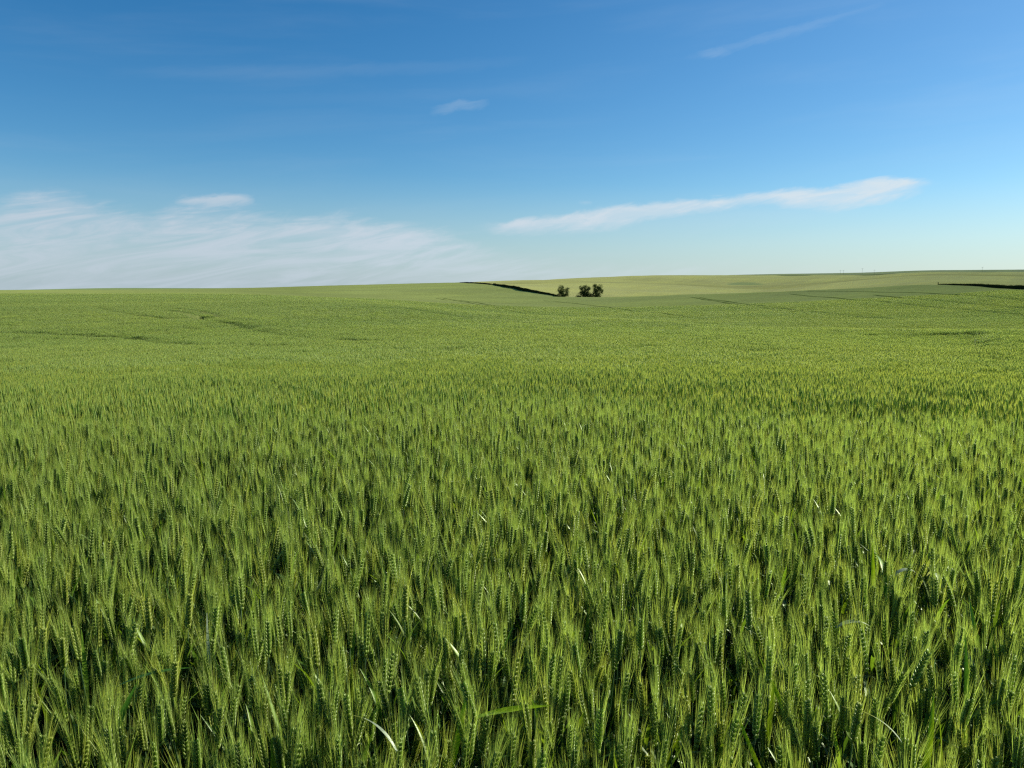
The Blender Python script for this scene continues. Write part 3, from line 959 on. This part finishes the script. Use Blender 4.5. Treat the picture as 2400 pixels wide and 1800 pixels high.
for i in indiv[:300 - 22]:
    # screen lean of the ear: from the plant's own lean, its turn and its tilt
    seed_rs = plant_geo(100 + int(var0[i]), 3)[4]
    a = rot0[i][2]
    lean_x = seed_rs[0] * cos(a) - seed_rs[1] * sin(a) + rot0[i][1] * 0.9
    how = 'leaning left' if lean_x < -0.07 else 'leaning right' if lean_x > 0.07 else 'standing upright'
    where = ('lower left part', 'lower middle part', 'lower right part')[int(min(2, max(0, ux[i] // 800)))]
    size = 'large' if ud[i] < np.sort(ud[indiv])[110] else 'smaller'
    plant_object((px0[i], py0[i], pz0[i]), tuple(rot0[i]), sc0[i], protos[var0[i]],
                 f'{size} green wheat ear {how} in the front rows, {where} of the view')

# plants that catch the eye: flag leaves standing clear of the ears
LIME = (0.34, 0.52, 0.020); GREEN = (0.085, 0.22, 0.022); PALE = (0.27, 0.33, 0.22); STRAW = (0.50, 0.46, 0.24)  # PALE puts the white glint of glossy leaf undersides into the colour
FEATURED = [  # picture position of the leaf, colour, blade length and half width, direction, rise, droop, twist, sideways tilt, label
 (2048, 1355, LIME, .20, .0085, 1.6, 1.45, .1, .2, .02, 'wheat plant with a broad yellow-green leaf upright beside a dark bent one, right of centre'),
 (2080, 1345, GREEN, .26, .0100, 1.4, 1.45, 1.9, .5, .05, 'wheat plant whose dark green flag leaf curls over at the tip, at the right'),
 (1912, 1627, LIME, .24, .0075, 1.7, 1.35, .4, .4, -.34, 'wheat plant with a long bright lime leaf leaning left, in the lower right'),
 (1854, 1742, LIME, .22, .0055, 1.6, 1.35, .3, .3, -.36, 'wheat plant with a narrow lime leaf leaning left near the bottom edge'),
 (2147, 1742, LIME, .20, .0085, 1.5, 1.40, .3, .2, .22, 'wheat plant with a lime leaf leaning right near the bottom edge'),
 (2310, 1518, GREEN, .24, .0095, 1.7, 1.45, .2, .2, -.06, 'wheat plant with a broad mid-green leaf standing straight near the right edge'),
 (2270, 1627, GREEN, .26, .0075, 1.5, 1.45, .2, .5, .03, 'wheat plant with a tall thin green leaf below the straight broad one'),
 (2136, 1620, GREEN, .26, .0080, 1.5, 1.25, .4, .2, .42, 'wheat plant with a green leaf slanting right in the lower right'),
 (1280, 1535, LIME, .17, .0075, 1.5, 1.40, .2, .4, .38, 'wheat plant with a glowing yellow leaf slanting right near the lower centre'),
 (1109, 1685, LIME, .17, .0080, 0.1, .25, .3, .9, 0.0, 'wheat plant with a bright lime leaf held out level near the bottom centre'),
 (1030, 1725, LIME, .20, .0080, 1.5, 1.4, .4, .2, .20, 'wheat plant with a lime leaf leaning right, left of the level lime leaf'),
 (930, 1765, PALE, .13, .0050, 2.7, 1.0, 1.3, .8, 0.0, 'wheat plant with a whitish arching leaf at the bottom edge, left of centre'),
 (1085, 1517, GREEN, .24, .0065, 1.5, 1.3, .3, .2, .45, 'wheat plant with a dark blade slanting right in the lower centre'),
 (195, 1698, GREEN, .20, .0110, 1.5, 1.35, .5, .3, .28, 'wheat plant with a broad green leaf in the bottom left corner'),
 (270, 1612, GREEN, .18, .0060, 0.1, .45, .5, .5, 0.0, 'wheat plant with a dark green leaf held out level at the lower left'),
 (510, 1535, PALE, .20, .0050, 1.6, 1.4, .4, 1.4, -.18, 'wheat plant with a pale twisted leaf leaning left in the lower left'),
 (686, 1349, PALE, .12, .0055, 1.5, 1.3, .3, .4, .40, 'wheat plant with a short whitish leaf slanting right, left of centre'),
 (2089, 1359, PALE, .13, .0080, 0.3, .8, 1.9, .4, 0.0, 'wheat plant with a silvery curled leaf beside the dark bent leaf at the right'),
 (1959, 1475, PALE, .11, .0080, 0.2, .5, 1.2, .3, 0.0, 'wheat plant with a short white leaf held out level at the lower right'),
 (2194, 1377, PALE, .12, .0100, 1.5, .9, 2.0, .4, .1, 'wheat plant with a broad greyish folded leaf near the right edge'),
 (2339, 1540, PALE, .10, .0070, 1.5, 1.3, .3, .3, -.3, 'wheat plant with a small whitish leaf tip right of the straight green leaf'),
 (2120, 1755, PALE, .14, .0055, 2.7, 1.0, 1.2, .8, 0.0, 'wheat plant with a whitish arching leaf near the bottom right corner'),
]
for q, (fx, fy, col, ln, w, ang, rise, droop, tw, tilt, label) in enumerate(FEATURED):
    a, e = pix(fx, fy)
    zt = 0.80
    for _ in range(3):
        d_ = (EYE - (zt + 0.0)) / math.tan(-e)
        zt = zc(d_ * sin(a), d_ * cos(a))[0]
    loc = Vector((d_ * sin(a) - sin(tilt) * 0.68, d_ * cos(a), zt - 0.85))
    st, ear, aw, lf, _ = plant_geo(700 + q, 0)
    base = Vector((0, 0.0, 0.86 - ln * (0.50 if rise > 1.1 else 0.05)))
    P_, W_, S_ = leaf_curve(base, ang, ln, rise, droop, 12, tw, w)
    ribbon(lf, P_, W_, S_, col, fold=0.18)
    plant_object(loc, (0, tilt, 0), 1.0, (st.mesh('stem', M_WHEAT), ear.mesh('ear', M_WHEAT), aw.mesh('awns', M_WHEAT), lf.mesh('leaves', M_LEAF)), label)

# ------------------------------------------------------------------ wheel tracks on the distant slopes
M_TRACK = crop_sheet_material('pressed_crop', (0.095, 0.135, 0.028), (0.14, 0.185, 0.045), attr=False)
for P_ in TRACK_PATHS:
    pts = []
    for a, b in zip(P_[:-1], P_[1:]):
        n = max(2, int((b - a).length / 3))
        pts += [a.lerp(b, i / n) for i in range(n)]
    pts.append(P_[-1])
    pts = [p for p in pts if math.hypot(p.x, p.y) > PLANT_R - 6]
    if len(pts) < 3: continue
    vs, fs = [], []
    for i, p in enumerate(pts):
        d = pts[min(i + 1, len(pts) - 1)] - pts[max(i - 1, 0)]; d.z = 0; d.normalize()
        s = Vector((d.y, -d.x, 0)); w = random.uniform(0.15, 0.5)
        for q in (-w, w):
            c = p + s * q
            vs.append((c.x, c.y, zc(c.x, c.y)[0] - 0.01))
    for i in range(len(pts) - 1): fs.append((2 * i, 2 * i + 1, 2 * i + 3, 2 * i + 2))
    me = bpy.data.meshes.new('wheel_track'); me.from_pydata(vs, [], fs); me.materials.append(M_TRACK)
    o = bpy.data.objects.new('wheel_track', me); COL.objects.link(o)
    props(o, 'dark wheel track pressed through the crop on the far slope', kind='structure')

# ------------------------------------------------------------------ bushes
def bush(name, base, lobes, seed, label):
    rs = random.Random(seed)
    root = bpy.data.objects.new(name, None); root.location = base; COL.objects.link(root); root.scale = (1.08, 1.08, 1.25)
    props(root, label, 'bush', 'bushes on the field boundary')
    tr = MB()
    for (lx, ly, lz, lr) in lobes:
        for q in range(3):
            ex = Vector((lx + rs.uniform(-.5, .5) * lr, ly + rs.uniform(-.5, .5) * lr, lz + rs.uniform(-0.2, 0.5) * lr))
            mid = Vector((ex.x * 0.45 + rs.uniform(-.15, .15), ex.y * 0.45, ex.z * 0.5))
            tr.tube([Vector((ex.x * 0.1, ex.y * .1, -0.4)), mid, ex], [0.13, 0.08, 0.02], 5, (0.035, 0.028, 0.02))
    tr.obj('trunk', M_BUSH, root)
    cr = MB()
    for (lx, ly, lz, lr) in lobes:
        clumps = []
        for q in range(int(26 * lr * lr) + 8):
            d = Vector((rs.gauss(0, 1), rs.gauss(0, 1), rs.gauss(0, 1))).normalized() * lr * rs.uniform(0.45, 1.08)
            clumps.append((Vector((lx, ly, lz)) + Vector((d.x, d.y, d.z * 0.95)), rs.uniform(0.16, 0.36)))
        for c, cr_ in clumps:
            if c.z < 0.1: continue
            k = rs.uniform(0.7, 1.4)
            for _ in range(24):
                p = c + Vector((rs.gauss(0, cr_), rs.gauss(0, cr_), rs.gauss(0, cr_ * 0.8)))
                a = Vector((rs.uniform(-1, 1), rs.uniform(-1, 1), rs.uniform(-1, 1))).normalized()
                b = a.orthogonal().normalized()
                s = rs.uniform(0.08, 0.17)
                kk = k * rs.uniform(0.8, 1.2)
                cr.add([tuple(p - a * s), tuple(p - b * s * 0.5), tuple(p + a * s), tuple(p + b * s * 0.5)], [(0, 1, 2, 3)],
                       (0.044 * kk, 0.066 * kk, 0.020 * kk))
    cr.obj('crown', M_BUSH, root)
    return root
def at_range(px_, r, dz=0.0):
    a = pix(px_, 690)[0]
    x, y = r * sin(a), r * cos(a)
    return Vector((x, y, zc(x, y)[0] - 0.85 + dz))
RB = 352.0
k = RB / FPX
bush('boundary_bush', at_range(1319, RB), [(-0.6, 0, 3.3, 1.55), (-0.5, .3, 1.7, 1.4), (0.2, 0, 1.0, 1.1), (1.8, 0.2, 3.2, 0.95), (1.6, 0, 1.5, 0.8), (-2.0, 0, 1.0, .7)], 3,
     'dark two-lobed bush standing alone at the lower end of the dark bank')
bush('boundary_bush', at_range(1370, RB), [(-1.0, 0, 2.4, 1.3), (-1.4, 0, 4.2, 0.7), (0.3, 0, 4.3, 0.9), (0.4, 0.3, 2.2, 1.6), (-2.2, 0, 1.1, 0.9), (1.7, 0, 3.9, .8), (1.6, 0, 1.4, 1.2), (2.9, 0, 1.1, 1.0)], 7,
     'left of two touching dark bushes, with a ragged top of several tufts')
bush('boundary_bush', at_range(1397, RB + 0.5), [(0.2, 0, 3.6, 1.6), (-0.4, 0.3, 4.9, 0.7), (1.6, 0, 4.3, 1.0), (-0.2, 0, 1.8, 1.5), (1.0, 0, 1.2, 1.1), (2.2, .1, 3.0, .8)], 12,
     'right of two touching dark bushes, its crown leaning to the right')

# ------------------------------------------------------------------ dark banks of rank grass along the field boundary
def bank(name, pts, heights, label, seed, cat='bank'):
    rs = random.Random(seed)
    mb = MB()
    # resample
    P = [Vector(p) for p in pts]
    S_, H_ = [P[0]], [heights[0]]
    for a, b, ha, hb in zip(P[:-1], P[1:], heights[:-1], heights[1:]):
        n = max(2, int((b - a).length / 1.5))
        for i in range(1, n + 1): S_.append(a.lerp(b, i / n)); H_.append(ha + (hb - ha) * i / n)
    org = S_[0].copy()
    zz_ = zc([p.x for p in S_], [p.y for p in S_])
    vs, fs, cs = [], [], []
    for i, p in enumerate(S_):
        d = (S_[min(i + 1, len(S_) - 1)] - S_[max(i - 1, 0)]); d.z = 0; d.normalize()
        s = Vector((d.y, -d.x, 0))
        if s.y > 0: s = -s            # s points to the camera side
        g = zz_[i] - 0.85; h = H_[i] * 0.78 + rs.uniform(-.12, .12) * H_[i]
        for off, z in ((0.9, 0.0), (0.45, 0.85 + h * 0.65), (0.1, 0.85 + h), (-0.8, 0.85 + h * 0.9), (-1.5, 0.1)):
            q = Vector((p.x, p.y, 0)) + s * off
            vs.append((q.x - org.x, q.y - org.y, g + z - org.z)); cs.append((0.022, 0.030, 0.011))
        # tufts
        for _ in range(26):
            off = rs.uniform(-1.0, 0.8)
            zb = 0.85 + h * (1 - max(0, off - 0.1) / 0.9) * rs.uniform(0.55, 1.0)
            b = Vector((p.x, p.y, 0)) + s * off + d * rs.uniform(-0.8, 0.8)
            hh = rs.uniform(0.2, 0.65)
            l = Vector((rs.uniform(-.5, .5), rs.uniform(-.5, .5), 1)).normalized() * hh
            w = d * rs.uniform(0.03, 0.08)
            k_ = rs.uniform(0.6, 1.5)
            b = b + Vector((0, 0, g + zb - 0.12)) - org
            mb.add([tuple(b - w), tuple(b + w), tuple(b + l)], [(0, 1, 2)], (0.030 * k_, 0.044 * k_, 0.013 * k_))
    for i in range(len(S_) - 1):
        for j in range(4):
            fs.append((i * 5 + j, i * 5 + j + 1, (i + 1) * 5 + j + 1, (i + 1) * 5 + j))
    mb.add(vs, fs, cs)
    o = mb.obj(name, M_BUSH, smooth=False); o.location = org
    props(o, label, cat, kind='thing')
    return o
lp = []
for (bx, by) in BANK_L:
    r_ = np.interp(bx, [b[0] for b in bp_pts], [b[1] for b in bp_pts])
    a = pix(bx, by)[0]; lp.append((r_ * sin(a), r_ * cos(a), zc(r_ * sin(a), r_ * cos(a))[0]))
a = pix(1352, 696)[0]; lp[-1] = (350 * sin(a), 350 * cos(a), zc(350 * sin(a), 350 * cos(a))[0])
bank('grass_bank', lp, [0.5, 1.3, 1.5, 1.3, 1.8, 2.0, 1.6, 1.2, 1.1, 0.4],
     'dark narrow grassy bank snaking down from the skyline to the bushes', 1)
rp = []
for bx, r_ in ((2206, 287), (2240, 276), (2300, 252), (2360, 232), (2420, 216), (2520, 204), (2700, 196)):
    a = pix(bx, 672)[0]; rp.append((r_ * sin(a), r_ * cos(a), zc(r_ * sin(a), r_ * cos(a))[0]))
bank('grass_bank', rp, [0.2, 0.5, 0.9, 1.1, 1.4, 1.5, 1.5],
     'dark ragged grassy bank entering from the right edge below the pale hill', 2)

# marker post at the tip of the right-hand bank
def post():
    p = at_range(2197, 290)
    root = bpy.data.objects.new('marker_post', None); root.location = p; COL.objects.link(root)
    props(root, 'small dark post standing at the left tip of the right-hand bank', 'post')
    mb = MB(); mb.tube([Vector((0, 0, 0)), Vector((0, 0, 1.45)), Vector((0.01, 0, 1.6))], [0.12, 0.12, 0.10], 8, (0.02, 0.018, 0.015))
    mb.obj('pole', M_BUSH, root)
    mb = MB(); mb.tube([Vector((0, 0, 1.60)), Vector((0, 0, 1.72))], [0.15, 0.13], 8, (0.02, 0.018, 0.015))
    mb.obj('cap', M_BUSH, root)
post()

# utility poles on the far skyline
def utility_pole(px_, r, h, label):
    p = at_range(px_, r)
    root = bpy.data.objects.new('utility_pole', None); root.location = p; COL.objects.link(root)
    props(root, label, 'utility pole', 'utility poles on the skyline')
    mb = MB(); mb.tube([Vector((0, 0, -1)), Vector((0, 0, h))], [0.10, 0.07], 8, (0.10, 0.085, 0.07)); mb.obj('pole', M_BUSH, root)
    mb = MB(); mb.tube([Vector((-1.4, 0, h - 0.7)), Vector((1.4, 0, h - 0.7))], [0.06, 0.06], 4, (0.10, 0.085, 0.07)); ca_ = mb.obj('crossarm', M_BUSH, root)
    for dx in (-1.25, 0.0, 1.25):
        mb = MB(); mb.tube([Vector((dx, 0, h - 0.62)), Vector((dx, 0, h - 0.35))], [0.07, 0.04], 6, (0.3, 0.3, 0.3)); mb.obj('insulator', M_BUSH, ca_)
for px_, r, h, lb in ((1967, 1170, 7.5, 'leftmost faint utility pole of a close pair on the distant skyline'),
                      (1974, 1175, 7.5, 'right-hand faint utility pole of a close pair on the distant skyline'),
                      (2018, 1170, 9.5, 'tallest faint utility pole, standing alone on the distant skyline'),
                      (2046, 1180, 7.0, 'faint utility pole just right of the tallest one on the skyline'),
                      (2298, 1180, 7.5, 'faint utility pole in the skyline dip above the right-hand bank')):
    utility_pole(px_, r, h, lb)
